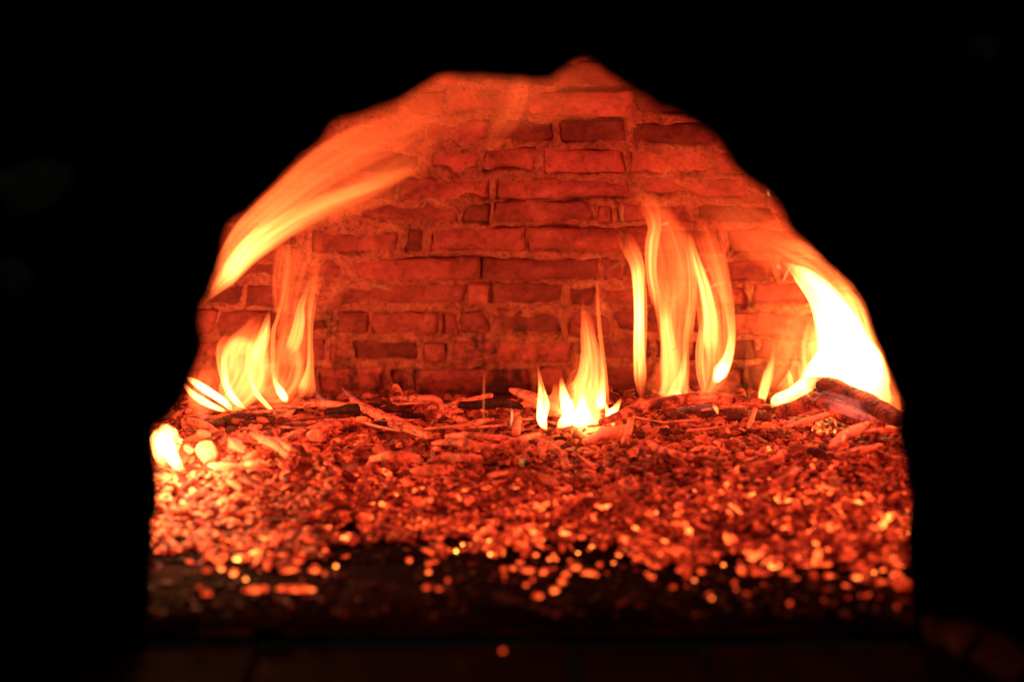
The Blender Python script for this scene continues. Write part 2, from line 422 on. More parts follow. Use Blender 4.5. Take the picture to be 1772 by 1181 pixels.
land = link('landing', mesh_np('landing', [[-2, -1.4, -.12], [2, -1.4, -.12], [2, .02, -.12], [-2, .02, -.12]], [[0, 1, 2, 3]], M_LAND)); tag(land, kind='structure')
xs = [-1.7, -1.2, -.72, -.32, .078, .245, .62, 1.1, 1.7]
for i in range(len(xs)-1):
    for (ya, yb) in ((-.36, -.008), (-.85, -.365)):
        slab('landing_slab', xs[i]+.004, xs[i+1]-.004, ya, yb, -.026+random.uniform(-.004, .002), .06, M_LAND, land, random.randint(1, 99))
# rubble stone kerb flaring out at the right foot of the mouth
def stone(px, py, z, sx, sy, sz, rz, label):
    V, T = ico(2); V = V*np.array([sx, sy, sz]); V = V*(1+.15*fbm(V[:, 0]*20, V[:, 1]*20, V[:, 2]*20, int(px), 3))[:, None]
    V = np.sign(V)*np.abs(V)
    o = link('rubble_stone', mesh_np('rubble_stone', V, T, M_LAND), None, atz(px, py, z)); o.rotation_euler = (0, 0, rz)
    tag(o, label, 'stone', 'loose stones on the landing')

def ico(sub):
    t = (1+5**.5)/2
    V = [(-1, t, 0), (1, t, 0), (-1, -t, 0), (1, -t, 0), (0, -1, t), (0, 1, t), (0, -1, -t), (0, 1, -t), (t, 0, -1), (t, 0, 1), (-t, 0, -1), (-t, 0, 1)]
    V = [np.array(v)/np.linalg.norm(v) for v in V]
    T = [(0, 11, 5), (0, 5, 1), (0, 1, 7), (0, 7, 10), (0, 10, 11), (1, 5, 9), (5, 11, 4), (11, 10, 2), (10, 7, 6), (7, 1, 8), (3, 9, 4), (3, 4, 2), (3, 2, 6), (3, 6, 8), (3, 8, 9), (4, 9, 5), (2, 4, 11), (6, 2, 10), (8, 6, 7), (9, 8, 1)]
    for _ in range(sub):
        cache = {}; NT = []
        def mid(a, b):
            k = (min(a, b), max(a, b))
            if k not in cache:
                v = V[a]+V[b]; V.append(v/np.linalg.norm(v)); cache[k] = len(V)-1
            return cache[k]
        for a, b, c in T:
            ab, bc, ca = mid(a, b), mid(b, c), mid(c, a)
            NT += [(a, ab, ca), (b, bc, ab), (c, ca, bc), (ab, bc, ca)]
        T = NT
    return np.array(V), np.array(T)
M_KERB = wall_mat('kerb_stone', (.015, .009, .007), (.04, .024, .018), (.10, .06, .045), .010, True, .8, 1, False, .03)
def kerb(pts, label):
    P = np.array([[*atz(a, b, z), r] for a, b, z, r in pts]); V = []; n_, m_ = 30, 16; cen = P[:, :3].mean(0)
    for i in range(n_+1):
        k = i/n_*(len(P)-1); i0 = min(int(k), len(P)-2); q = P[i0]*(1-(k-i0))+P[i0+1]*(k-i0)
        d = P[i0+1, :3]-P[i0, :3]; d /= np.linalg.norm(d); sd = np.cross(d, [0, 0, 1])
        for j in range(m_):
            an = 2*math.pi*j/m_; rr_ = q[3]*(1+.25*float(vnoise(i*.35, math.cos(an)*1.5, math.sin(an)*1.5, 33)))*(1 if 0 < i < n_ else .3)
            V.append(q[:3]+sd*math.cos(an)*rr_+np.array([0, 0, .7*math.sin(an)*rr_])-cen)
    I = np.arange((n_+1)*m_).reshape(n_+1, m_); J = np.roll(I, -1, 1)
    tag(link('kerb_stone', mesh_np('kerb_stone', V, np.stack([I[:-1].ravel(), J[:-1].ravel(), J[1:].ravel(), I[1:].ravel()], 1), M_KERB), None, cen), label, 'stone')
kerb([(1585, 1062, -.005, .022), (1640, 1092, -.01, .035), (1720, 1130, -.015, .035), (1800, 1185, -.02, .03)], 'worn dark stone kerb running forward from the right foot of the oven mouth')
stone(462, 1098, -.02, .022, .012, .012, .2, 'small dull reddish stone lying on the dark landing at left')

# ------------------------------------------------------------------ the bed of coals
EDGE = [(180, 940), (262, 945), (330, 952), (400, 945), (470, 950), (545, 955), (600, 925), (700, 925), (760, 945), (830, 935), (880, 960), (960, 955), (1050, 950), (1120, 990), (1200, 985), (1300, 985), (1400, 992), (1480, 1000), (1560, 1003), (1700, 1003)]
ex = np.array([atz(a, b+(16 if a < 600 else 8), .006) for a, b in EDGE])
def bedz(x, y):
    x = np.asarray(x, float); y = np.asarray(y, float)
    u = y-np.interp(x, ex[:, 0], ex[:, 1])
    b = .002+.046*sstep(.0, .42, u)+.012*sstep(.7, .95, y)
    b = b+(.016*fbm(x*3.1, y*3.1, 0*x, 8, 3)+.010*fbm(x*14, y*14, 0*x, 18, 2))*sstep(.03, .3, u)
    return b+.02*np.exp(-((x+.42)**2+(y-.62)**2)/.02)
def edge_y(x): return np.interp(x, ex[:, 0], ex[:, 1])
def wally(x, z=.05):
    return YC+B0*float(s_of(z))*(np.clip(1-(np.abs(x)/A0)**NP, 0, 1))**(1/NP)
# ash sheet under the coals
gx = np.linspace(-.95, .95, 260); gy = np.linspace(0, 1, 150)
GX, GT = np.meshgrid(gx, gy, indexing='ij'); e0 = edge_y(GX)+.09+.04*fbm(GX*12, 0*GX, 0*GX, 6, 3); GY = e0+(wally(GX)+.0-e0)*GT
GZ = bedz(GX, GY)+.006*fbm(GX*40, GY*40, 0*GX, 3, 3)-.012*sstep(.1, 0, GT)-.001
ht = .03+.10*sstep(-.2, .5, fbm(GX*8, GY*8, 0*GX, 15, 3))
I = np.arange(GX.size).reshape(GX.shape)
Q = np.stack([I[:-1, :-1].ravel(), I[1:, :-1].ravel(), I[1:, 1:].ravel(), I[:-1, 1:].ravel()], 1)
tag(link('ash_bed', mesh_np('ash_bed', np.stack([GX, GY, GZ], -1).reshape(-1, 3), Q, M_ASH, {'glow': ht.ravel(), 'ash': 0*ht.ravel()})),
    'dark red layer of hot ash under the glowing coals', 'ash', None, 'stuff')

def chunk(sub, seed, elong, flat):
    V, T = ico(sub); r = np.random.default_rng(seed)
    for _ in range(7):
        n = r.normal(size=3); n /= np.linalg.norm(n); d = r.uniform(.5, .8)
        s = V@n; V = V-np.maximum(s-d, 0)[:, None]*n
    V = V*(1+.10*fbm(V[:, 0]*2.5, V[:, 1]*2.5, V[:, 2]*2.5, seed, 2))[:, None]
    V = V*np.array([elong, 1, flat])
    V[:, 2] += .12*V[:, 0]**2*r.uniform(-.6, .6)/elong
    V[:, 1] += .2*V[:, 0]**2*r.uniform(-1, 1)/elong
    return V, T
# unit: half-width 1
KINDS1 = [chunk(1, 100+i, random.uniform(1.1, 3.4), random.uniform(.6, .9)) for i in range(24)]
def rotm(rx, ry, rz):
    cx_, sx_, cy_, sy_, cz_, sz_ = np.cos(rx), np.sin(rx), np.cos(ry), np.sin(ry), np.cos(rz), np.sin(rz)
    Rx = np.array([[1, 0, 0], [0, cx_, -sx_], [0, sx_, cx_]]); Ry = np.array([[cy_, 0, sy_], [0, 1, 0], [-sy_, 0, cy_]]); Rz = np.array([[cz_, -sz_, 0], [sz_, cz_, 0], [0, 0, 1]])
    return Rz@Ry@Rx
def heat_at(x, y, r):
    # how hot the coals are across the bed
    h = .22*math.exp(r.normal()*.75)
    n = float(fbm(np.array(x*5), np.array(y*7), np.array(0.), 99, 2))
    h *= max(.25, 1+1.3*n)
    if r.random() < .02+.07*float(sstep(.6, .3, y)): h = .4+.8*r.random()
    h *= 1+3.0*float(sstep(.62, .25, y))                       # glow raised towards the front of the bed
    h += .6*math.exp(-((x+.50)**2/.012+(y-.50)**2/.02))       # extra glow on coals beside the left corner flame
    return max(h, .05)
VV = []; TT = []; HH = []; AA = []; nb = 0; cnt = 0
N_STUFF = 19000
for i in range(N_STUFF*2):
    if cnt >= N_STUFF: break
    x = rng.uniform(-.86, .86); t = rng.random()
    e_ = float(edge_y(x)); wy = float(wally(x))-.02
    y = e_-.02+(wy-e_)*t**1.0
    u = (y-e_)/.19
    if u < 1 and float(vnoise(x*16, y*16, 0, 4)*.5+vnoise(x*45, y*45, 0, 5)*.5)+rng.normal()*.25 > -.35+1.3*u: continue
    V, T = KINDS1[rng.integers(len(KINDS1))]
    big = rng.random()
    sz = (.0030+.0042*big*big)*(1+.75*float(sstep(.5, .8, y)))
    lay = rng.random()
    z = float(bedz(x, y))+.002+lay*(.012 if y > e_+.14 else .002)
    Rm = rotm(rng.normal(0, .35), rng.normal(0, .35), rng.uniform(0, 6.28))
    if sz > .005 : pass
    VV.append((V*sz)@Rm.T+np.array([x, y, z])); TT.append(T+nb); nb += len(V)
    hh = heat_at(x, y, rng)*(.22+.78*lay**1.5)  # buried coals given less glow, darkening the gaps in the bed
    HH.append(np.full(len(V), hh)); AA.append(np.full(len(V), rng.choice([-1.2, -.5, .2, .8, 1.3]))); cnt += 1
for i in range(900):                        # dead cinders and ash crumbs on the bare hearth
    x = rng.uniform(-.8, .8); e_ = float(edge_y(x)); y = rng.uniform(.01, e_+.03)
    V, T = KINDS1[rng.integers(len(KINDS1))]
    VV.append((V*rng.uniform(.0012, .0045))@rotm(0, 0, rng.uniform(0, 6.28)).T+np.array([x, y, .002])); TT.append(T+nb); nb += len(V)
    HH.append(np.full(len(V), rng.choice([0, 0, .05, rng.uniform(.3, 1.6) if y > e_-.09 else 0]))); AA.append(np.full(len(V), rng.uniform(-1.2, .2)))
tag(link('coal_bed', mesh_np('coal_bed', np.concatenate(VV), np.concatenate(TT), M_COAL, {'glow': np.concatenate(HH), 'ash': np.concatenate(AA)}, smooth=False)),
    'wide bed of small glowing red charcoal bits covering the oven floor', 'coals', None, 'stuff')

# the largest 280 coals, each its own object, sharing meshes
KM = []
for i in range(20):
    V, T = chunk(2, 300+i, random.uniform(1.3, 4.2), random.uniform(.55, .85))
    V = V*(1+.05*fbm(V[:, 0]*6, V[:, 1]*6, V[:, 2]*6, i, 2))[:, None]
    for hi, h in enumerate((.05, .22, .6)):
        me = mesh_np('coal', V*.01, T, M_COAL, {'glow': np.full(len(V), h), 'ash': np.full(len(V), random.choice([-1.2, 0, .6, 1.2]))}); KM.append((me, h))
proto = None
placed = 0
while placed < 270:
    px = rng.uniform(285, 1555); t = rng.random(); py = 705+135*t**1.3
    p = atz(px, py, .062)
    ki = int(rng.integers(len(KM)))
    if p[1] > wally(p[0])-.05: continue
    z = float(bedz(p[0], p[1]))
    o = link('coal', KM[ki][0], None, (p[0], p[1], z+rng.uniform(.010, .02)))
    s = rng.uniform(.8, 1.5)*(1.1-.35*t); o.scale = (s, s, s)
    o.rotation_euler = (rng.normal(0, .3), rng.normal(0, .28), rng.uniform(0, 6.28))
    hk = KM[ki][1]; tag(o, ('dark half-dead' if hk < .1 else 'dull red' if hk < .4 else 'bright orange')+' piece of charcoal on the '+('far ' if py < 755 else 'nearer ')+('left' if px < 560 else 'left-middle' if px < 860 else 'right-middle' if px < 1200 else 'right')+' part of the coal bed', 'coal', 'larger coals on the bed'); placed += 1

# embers scattered on the bare hearth in front of the bed: (px, py, length px, width px, heat, turn)
SPILL = [(412,965,15,13,9,0),(447,940,22,12,8,-.3),(385,930,34,10,2.4,.6),(355,912,8,7,4,0),(417,908,8,7,3,0),(382,982,14,10,4.5,0),(406,990,14,12,5,0),(425,1000,7,6,7,0),
 (465,978,28,13,2.0,1.3),(500,985,26,13,2.3,-.3),(515,970,20,12,1.9,.3),(545,985,16,9,2.8,0),(440,1019,40,13,2.3,-.15),(510,1018,62,12,2.2,.05),(358,1025,14,12,1.1,0),(345,1014,8,8,.9,0),
 (358,985,14,10,.9,0),(553,958,8,7,4,0),(563,950,9,7,2.4,0),(578,938,6,6,6,0),(581,978,6,6,8,0),(562,991,6,6,1.8,0),(495,958,5,5,3,0),(640,932,6,6,7,0),(655,905,4,4,10,0),(655,918,9,7,3,0),
 (708,968,10,8,2.6,0),(742,988,8,8,4,0),(742,974,9,7,2,0),(752,970,12,9,1.3,0),(738,1014,14,9,1.4,.2),(758,1017,12,8,1.3,0),(775,1003,8,8,1.5,1),(789,952,6,6,12,0),(800,941,5,5,12,0),(843,946,17,9,3.2,.2),
 (872,982,10,8,1.4,0),(888,981,10,8,2.4,0),(914,986,22,10,2.4,.1),(940,988,12,10,2.6,0),(872,993,8,6,1.3,0),(910,1011,9,7,2.4,-.5),(921,1002,7,7,1.7,0),(930,1031,18,10,2.5,-.2),(961,1020,12,11,4,0),(973,1004,14,10,2.4,.5),
 (998,980,16,10,2.7,.3),(1021,991,26,10,3.0,.5),(927,958,9,7,3.2,0),(951,966,6,6,4.5,0),(962,966,7,6,3.5,0),(958,959,6,6,3.5,0),(1000,955,5,5,8,0),(1025,944,8,7,6,0),(1070,959,9,8,4,0),(1082,949,6,5,6,0),
 (1062,972,5,5,5,0),(1101,948,12,6,4,0),(1136,978,22,10,1.8,.2),(1178,985,20,9,1.2,.8),(870,1086,8,8,1.9,0),(1252,976,5,5,8,0),(1201,1002,6,6,5,0),(1231,1033,6,6,4.6,0),(1273,1018,6,6,1.9,0),(1367,1042,7,7,1.7,0),
 (1338,977,22,12,6,0),(1302,964,16,9,3,0),(1382,960,14,10,3.4,0),(1396,977,22,9,2,0),(1430,975,24,10,2.2,0),(1483,997,13,11,4,0),(1510,988,9,8,5.5,0),(1528,985,9,8,3.5,0),(1556,996,10,9,3.4,0),(1552,972,18,9,2.6,0),(1550,907,12,10,5.5,1.2),(1547,920,10,8,4,0),
 (318,900,9,6,3,0),(276,897,6,6,5,0),(272,905,10,8,2.5,0),(272,918,12,9,2.6,0),(1435,994,14,8,2.2,0),(1215,988,14,9,1.8,.7)]
for i, (px, py, ln, wd, h, rz) in enumerate(SPILL):
    p = atz(px, py, .006); s = mpp(p)
    V, T = chunk(2, 700+i, max(1.0, min(4.5, ln/wd)), .8)
    sub = i % 2
    V = V*(wd*s*.66)
    o = link('ember', mesh_np('ember', V, T, M_COAL, {'glow': np.full(len(V), h*.75), 'ash': np.full(len(V), .3)}), None, (p[0], p[1], max(.004, wd*s*.4)+float(0 if py > 1065 else 0)-(.03 if py > 1070 else 0)))
    o.rotation_euler = (0, 0, -rz)
    hot = 'yellow-hot' if h > 5.5 else ('bright orange' if h > 2.3 else 'dull red')
    shp = 'long stick-like' if ln/wd > 2.5 else ('small round' if wd < 8 else 'chunky')
    side = 'left' if px < 600 else ('middle' if px < 1150 else 'right')
    if py > 1070: lb = 'lone dull red ember lying far forward on the dark landing'
    else: lb = f'{shp} {hot} ember scattered on the bare hearth at the {side}'
    if ln > 55: lb = 'longest orange ember stick, lying crossways at the front left of the hearth'
    tag(o, lb, 'ember', 'embers spilled in front of the coal bed')

# ------------------------------------------------------------------ logs, branches and split sticks
def cr(P, t):
    P = np.asarray(P, float); n = len(P)-1
    x = np.clip(t*n, 0, n-1e-6); i = int(x); f = x-i
    p0, p1, p2, p3 = P[max(i-1, 0)], P[i], P[i+1], P[min(i+2, n)]
    return .5*((2*p1)+(-p0+p2)*f+(2*p0-5*p1+4*p2-p3)*f*f+(-p0+3*p1-3*p2+p3)*f**3)
def stick(name, pts, heat, mat, label, cat='stick', group=None, n=46, m=14, square=.0, ash=.5, seed=0, crk=.16, flat=.8):
    """pts: (px, py, z, halfwidth px) resting on or above the bed"""
    P = []
    for (px, py, z, hw) in pts:
        q = atz(px, py, z); q = atz(px, py, max(z+.004, float(bedz(q[0], q[1]))+.020)); P.append([*q, hw*mpp(q)])
    P = np.array(P); V = []; Hh = []
    base = P[:, :3].mean(0); AL = []; RO = []
    for i in range(n+1):
        t = i/n; q = cr(P, t); a = cr(P, min(t+.01, 1))[:3]-cr(P, max(t-.01, 0))[:3]; a /= np.linalg.norm(a)+1e-9
        up = np.array([0, 0, 1.]); sd = np.cross(a, up); sd /= np.linalg.norm(sd)+1e-9; u2 = np.cross(sd, a)
        r = q[3]*(1+.14*float(vnoise(t*7, seed, 0, seed)))
        rg = float(vnoise(t*n*.45, seed*3.1, 0, 7))
        r *= 1-crk*(rg > .55)
        endr = min(1, (min(t, 1-t)*n+.0)/1.2); r *= .15+.85*endr**.5
        for j in range(m):
            an = 2*math.pi*j/m; c, s = math.cos(an), math.sin(an)
            k = 1-square*.18*math.cos(4*an)
            rr_ = r*k*(1+.13*float(vnoise(c*1.6+seed, s*1.6, t*5, seed))+.06*float(vnoise(c*5, s*5, t*14, seed+2)))
            V.append(q[:3]+sd*c*rr_+u2*s*rr_*flat)
            Hh.append(heat*(.75+.5*float(vnoise(t*6, c*2, s*2, seed+5)))); AL.append(t*n*.32); RO.append(seed*7+2.2*math.sin(an/2))
    V = np.array(V); Q = []
    for i in range(n):
        for j in range(m):
            Q.append([i*m+j, i*m+(j+1) % m, (i+1)*m+(j+1) % m, (i+1)*m+j])
    for k0 in (0, n*m):
        V = np.vstack([V, V[k0:k0+m].mean(0)]); Hh.append(heat); AL.append(AL[k0]); RO.append(RO[k0]); c_ = len(V)-1
        for j in range(m):
            tri = [k0+j, k0+(j+1) % m, c_, c_]
            Q.append(tri)
    quads = [q for q in Q if q[2] != q[3]]; tris = [q[:3] for q in Q if q[2] == q[3]]
    me = bpy.data.meshes.new(name); me.from_pydata([tuple(v) for v in V-base], [], [tuple(q) for q in quads]+[tuple(q) for q in tris])
    me.polygons.foreach_set('use_smooth', [True]*len(me.polygons))
    for an_, av in (('glow', Hh), ('ash', [ash]*len(V)), ('along', AL), ('round', RO)):
        a_ = me.attributes.new(an_, 'FLOAT', 'POINT'); a_.data.foreach_set('value', av)
    me.materials.append(mat)
    o = link(name, me, None, base); tag(o, label, cat, group); return o
g1 = 'burning sticks on the coals'
# main logs
stick('branch', [(1036,734,.10,9),(1085,714,.115,12),(1130,702,.125,13),(1190,692,.13,12),(1250,690,.13,11),(1325,697,.12,8)], 1.0, M_LOG, 'long curved branch glowing red, arching over the coals right of the middle flame', 'branch', None, 70, ash=-.1, seed=1)
stick('log', [(1150,716,.07,14),(1210,716,.075,18),(1270,722,.075,20),(1335,725,.07,17)], .05, M_CHAR, 'black charred log lying under the long curved branch', 'log', None, 60, seed=2)
stick('log', [(1397,662,.132,11),(1430,668,.132,18),(1475,686,.125,20),(1520,708,.118,20),(1560,730,.11,15)], .14, M_CHAR, 'dark brown log slanting down to the right below the white blaze', 'log', None, 60, ash=.4, seed=3)
stick('log', [(1345,714,.082,13),(1385,702,.095,22),(1425,700,.10,24),(1480,720,.09,20),(1530,738,.08,12)], .62, M_LOG, 'crumbling red-hot log end beneath the right blaze', 'log', None, 50, ash=-.6, seed=4, crk=.3)
stick('log', [(355,738,.065,10),(420,724,.07,13),(490,712,.072,13),(570,703,.07,10)], .06, M_CHAR, 'dark charred log behind the coals under the left flames', 'log', None, 60, ash=.6, seed=5)
stick('log', [(455,758,.07,8),(500,740,.075,10),(560,728,.075,9),(620,716,.07,8)], .16, M_CHAR, 'blackened split log with a cracked top, in front of the left flames', 'log', None, 60, ash=.9, seed=6)
stick('stick', [(497,706,.09,6),(530,700,.095,8),(575,700,.095,8),(612,705,.085,5)], .5, M_LOG, 'cracked orange stick lying on top of the left log', 'stick', g1, ash=.9, seed=7)
stick('stick', [(608,692,.095,6),(650,716,.09,9),(700,738,.085,10),(745,756,.08,7)], .42, M_LOG, 'straight pale split stick slanting down right, left of the middle', 'stick', g1, ash=1.2, seed=8, square=1)
stick('stick', [(482,768,.075,8),(520,752,.085,11),(570,738,.085,11),(612,728,.08,8)], .62, M_STICK, 'thick smooth red stick lying before the left log', 'stick', g1, ash=.2, seed=9)
stick('stick', [(740,707,.085,5),(780,702,.09,8),(820,694,.095,9),(852,684,.10,6)], .45, M_STICK, 'rough stick rising to the right against the back wall', 'stick', g1, ash=.3, seed=10)
stick('stick', [(676,692,.095,5),(710,690,.10,8),(745,690,.10,7),(765,697,.09,5)], .4, M_LOG, 'cracked stick at the foot of the back wall, left of the middle', 'stick', g1, ash=.4, seed=11)
stick('stick', [(735,710,.08,4),(770,706,.085,7),(800,708,.08,5)], .55, M_STICK, 'short red stick near the back, beside the rising rough stick', 'stick', g1, ash=.2, seed=12)
stick('stick', [(768,700,.10,3),(760,718,.09,4),(748,735,.08,4)], .5, M_STICK, 'thin twig pointing up between the back sticks', 'stick', g1, ash=.2, seed=13, n=24)
stick('stick', [(882,674,.11,5),(915,686,.105,9),(950,702,.095,9),(985,716,.085,6)], .5, M_STICK, 'split stick leaning up behind the middle flames', 'stick', g1, ash=.7, seed=14, square=.6)
stick('stick', [(900,702,.09,5),(940,704,.09,6),(990,708,.085,5)], .5, M_STICK, 'flat stick lying level behind the middle flames', 'stick', g1, ash=.7, seed=15)
stick('stick', [(893,712,.085,7),(894,730,.085,9),(892,752,.08,8)], .5, M_STICK, 'stubby stick standing toward the viewer, left of the middle flames', 'stick', g1, ash=.4, seed=16, n=24)
stick('stick', [(770,716,.085,4),(790,725,.085,6),(815,735,.08,5)], .6, M_STICK, 'thin glowing stick pointing down right, near the middle back', 'stick', g1, ash=.3, seed=17, n=24)
stick('stick', [(795,742,.08,4),(825,732,.085,6),(855,726,.08,4)], .5, M_STICK, 'slender stick rising right across the middle coals', 'stick', g1, ash=.4, seed=18, n=24)
stick('stick', [(748,768,.075,6),(795,766,.085,11),(840,774,.08,9),(870,772,.075,5)], .5, M_LOG, 'wide flat split stick lying level in the middle of the bed', 'stick', g1, ash=.7, seed=19, flat=.6)
stick('stick', [(770,756,.085,5),(810,754,.09,7),(860,758,.085,6),(905,764,.08,4)], .6, M_STICK, 'long narrow stick just behind the wide flat one', 'stick', g1, ash=.5, seed=20)
stick('stick', [(642,796,.07,7),(675,790,.08,10),(710,792,.075,9),(730,800,.07,5)], .5, M_STICK, 'rounded knobby stick in the middle left of the bed', 'stick', g1, ash=.6, seed=21)
stick('stick', [(765,792,.07,5),(800,792,.075,9),(835,795,.07,6)], .45, M_STICK, 'short square-ended stick below the wide flat one', 'stick', g1, ash=.7, seed=22, square=.6)
stick('stick', [(868,770,.08,5),(900,762,.085,7),(935,752,.08,4)], .7, M_STICK, 'bright split stick rising right, in front of the middle flames', 'stick', g1, ash=.6, seed=23)
stick('stick', [(930,760,.085,5),(950,772,.085,7),(978,790,.075,8)], .5, M_STICK, 'forked stick slanting down in front of the middle flames', 'stick', g1, ash=.4, seed=24)
stick('stick', [(935,765,.08,5),(936,778,.08,6),(940,792,.075,5)], .5, M_STICK, 'short prong next to the forked stick', 'stick', g1, ash=.4, seed=25, n=20)
stick('stick', [(1010,768,.075,8),(1050,752,.085,14),(1085,745,.08,9)], .6, M_STICK, 'pale ashy lump of wood at the near end of the curved branch', 'stick', g1, ash=1.3, seed=26)
stick('stick', [(1092,726,.10,6),(1088,745,.09,7),(1078,768,.075,5)], .45, M_STICK, 'stick standing upright beneath the curved branch', 'stick', g1, ash=.5, seed=27, n=24)
stick('stick', [(1308,708,.10,4),(1302,722,.09,5),(1294,742,.08,3)], .55, M_STICK, 'small twig pointing up before the black log', 'stick', g1, ash=.7, seed=28, n=20)
stick('stick', [(1362,740,.08,5),(1400,728,.085,8),(1440,716,.09,5)], .6, M_STICK, 'slim stick rising toward the right log', 'stick', g1, ash=.7, seed=29)
stick('stick', [(1440,775,.08,9),(1470,750,.09,15),(1505,732,.09,8)], .55, M_STICK, 'broad flat splinter propped up at the right edge', 'stick', g1, ash=.6, seed=30, flat=.4)
stick('stick', [(1480,752,.085,7),(1520,748,.09,14),(1555,745,.085,9)], .55, M_STICK, 'wide dark orange plank end at the far right', 'stick', g1, ash=.3, seed=31, flat=.5)
stick('stick', [(1445,790,.075,7),(1490,780,.08,12),(1525,772,.08,8)], .55, M_STICK, 'broad splinter lying low near the right edge', 'stick', g1, ash=.4, seed=32, flat=.5)
stick('stick', [(1120,765,.075,5),(1150,782,.075,8),(1200,792,.07,6)], .6, M_STICK, 'bent stick lying right of the middle, sloping down right', 'stick', g1, ash=.3, seed=33)
stick('stick', [(1300,806,.065,6),(1335,800,.072,8),(1356,784,.075,8)], .5, M_STICK, 'hook-shaped stick curling up on the right half of the bed', 'stick', g1, ash=.6, seed=34)
stick('stick', [(1340,836,.06,5),(1370,824,.065,7),(1378,812,.065,5)], .5, M_STICK, 'pale blunt stick low on the right half of the bed', 'stick', g1, ash=.9, seed=35)
stick('stick', [(448,764,.08,5),(480,766,.085,8),(505,782,.08,7)], .6, M_STICK, 'smooth stick behind the pale cracked coals at left', 'stick', g1, ash=.6, seed=36)
stick('stick', [(435,752,.08,6),(470,768,.085,9),(500,790,.075,6)], .5, M_LOG, 'grey-ridged stick slanting down right among the left coals', 'stick', g1, ash=1.2, seed=37)
stick('stick', [(318,725,.075,5),(350,736,.08,9),(376,748,.075,6)], .5, M_LOG, 'cracked stick in the left corner behind the corner flame', 'stick', g1, ash=.8, seed=38)
def block(px, py, ln, wd, ht, rz, seed, glow, ash, label):
    p = atz(px, py, .085); u = mpp(p); V, T = chunk(3, seed, 1, 1)
    V = V*(1+.07*fbm(V[:, 0]*5, V[:, 1]*1.5, V[:, 2]*5, seed, 3)-.10*(np.abs(fbm(V[:, 0]*1.2+seed, V[:, 1]*3.5, V[:, 2]*3.5, seed+1, 2)) < .05))[:, None]
    V = V*np.array([ln, wd, ht])*u
    o = link('coal_block', mesh_np('coal_block', V, T, M_STICK, {'glow': np.full(len(V), glow), 'ash': np.full(len(V), ash)}, smooth=False), None, p)
    o.rotation_euler = (0, .1, rz); tag(o, label, 'coal')
block(358, 782, 22, 18, 20, .5, 901, .5, 1.0, 'large rounded pale coal near the left corner flame')
block(405, 772, 30, 15, 12, -.9, 902, .45, 1.2, 'pale cracked coal block split along its grain, at left')
block(392, 807, 34, 13, 8, .1, 903, 1.1, 1.2, 'brightest long pale coal in front of the left corner flame')
block(440, 806, 20, 12, 8, -.3, 905, .9, 1.0, 'flat bright coal at the right end of the long pale coal')
block(545, 757, 17, 15, 13, .8, 904, .5, .8, 'rough upright coal behind the red coals left of the middle')
block(326, 778, 10, 9, 9, 0, 906, .8, 1.0, 'small yellowish coal between the corner flame and the large pale coal')
block(350, 752, 16, 10, 8, .4, 907, .5, .7, 'blocky reddish coal just behind the large rounded pale coal')
stick('log', [(560,716,.08,6),(610,708,.088,10),(665,706,.09,10),(705,712,.085,6)], .05, M_CHAR, 'low black charred piece added as a dark gap between the left logs and the cracked wall stick', 'log', None, 40, ash=-.2, seed=51)  # black pieces added to make dark gaps along the back row
stick('log', [(768,698,.088,6),(815,702,.092,10),(865,698,.095,10),(905,706,.09,6)], .04, M_CHAR, 'black charred piece added as a dark gap at the wall, left of the leaning split stick', 'log', None, 40, ash=-.2, seed=52)
stick('log', [(640,738,.08,5),(672,730,.085,9),(700,722,.088,8),(735,720,.085,5)], .05, M_CHAR, 'short black charcoal chunk added as a dark gap, crossing behind the straight pale stick', 'log', None, 34, ash=-.1, seed=53)
stick('log', [(985,716,.08,5),(1020,712,.085,9),(1060,706,.085,6)], .05, M_CHAR, 'small black charred stub behind the low crown of flame', 'log', None, 30, ash=-.1, seed=54)
g2 = 'thin twigs strewn along the back of the bed'
for i in range(34):
    px = rng.uniform(390, 1480); py = rng.uniform(698, 745); ln = rng.uniform(22, 58); sl = rng.normal(0, .22)
    dx = ln*math.cos(sl); dy = ln*math.sin(sl)*.6; z0 = rng.uniform(.075, .095); z1 = z0+rng.uniform(-.012, .012); r_ = rng.uniform(2.2, 4.2)
    stick('twig', [(px-dx, py-dy, z0, r_*.6), (px, py+rng.uniform(-3, 3), (z0+z1)/2+.004, r_), (px+dx, py+dy, z1, r_*.6)], float(rng.uniform(.2, .7)), M_STICK, 'thin glowing twig lying across the coals near the back wall', 'twig', g2, 20, 8, ash=float(rng.uniform(-.3, 1)), seed=60+i)
# sparkling fresh embers at the foot of the middle flames and below the right log
gl = []
for (cx_, cy_, sx_, sy_, n_, hh) in ((1035, 748, 30, 7, 60, 7), (1000, 752, 22, 6, 25, 3), (1420, 752, 40, 10, 22, 3.2), (300, 770, 12, 22, 30, 8), (1390, 700, 30, 10, 25, 1.6)):
    for q in range(n_):
        px, py = cx_+rng.normal()*sx_*.5, cy_+rng.normal()*sy_*.5
        p = atz(px, py, .075); V, T = KINDS1[rng.integers(24)]
        gl.append((V*rng.uniform(.0015, .0035)@rotm(rng.normal(), rng.normal(), rng.uniform(0, 6)).T+p+np.array([0, 0, .01]), T, hh*rng.uniform(.4, 1.2)))
nb = 0; VV = []; TT = []; HH = []
for V, T, h in gl: VV.append(V); TT.append(T+nb); nb += len(V); HH.append(np.full(len(V), h))
tag(link('bright_embers', mesh_np('bright_embers', np.concatenate(VV), np.concatenate(TT), M_COAL, {'glow': np.concatenate(HH), 'ash': np.zeros(nb)})), 'tiny yellow-hot ember crumbs at the feet of the flames', 'embers', None, 'stuff')

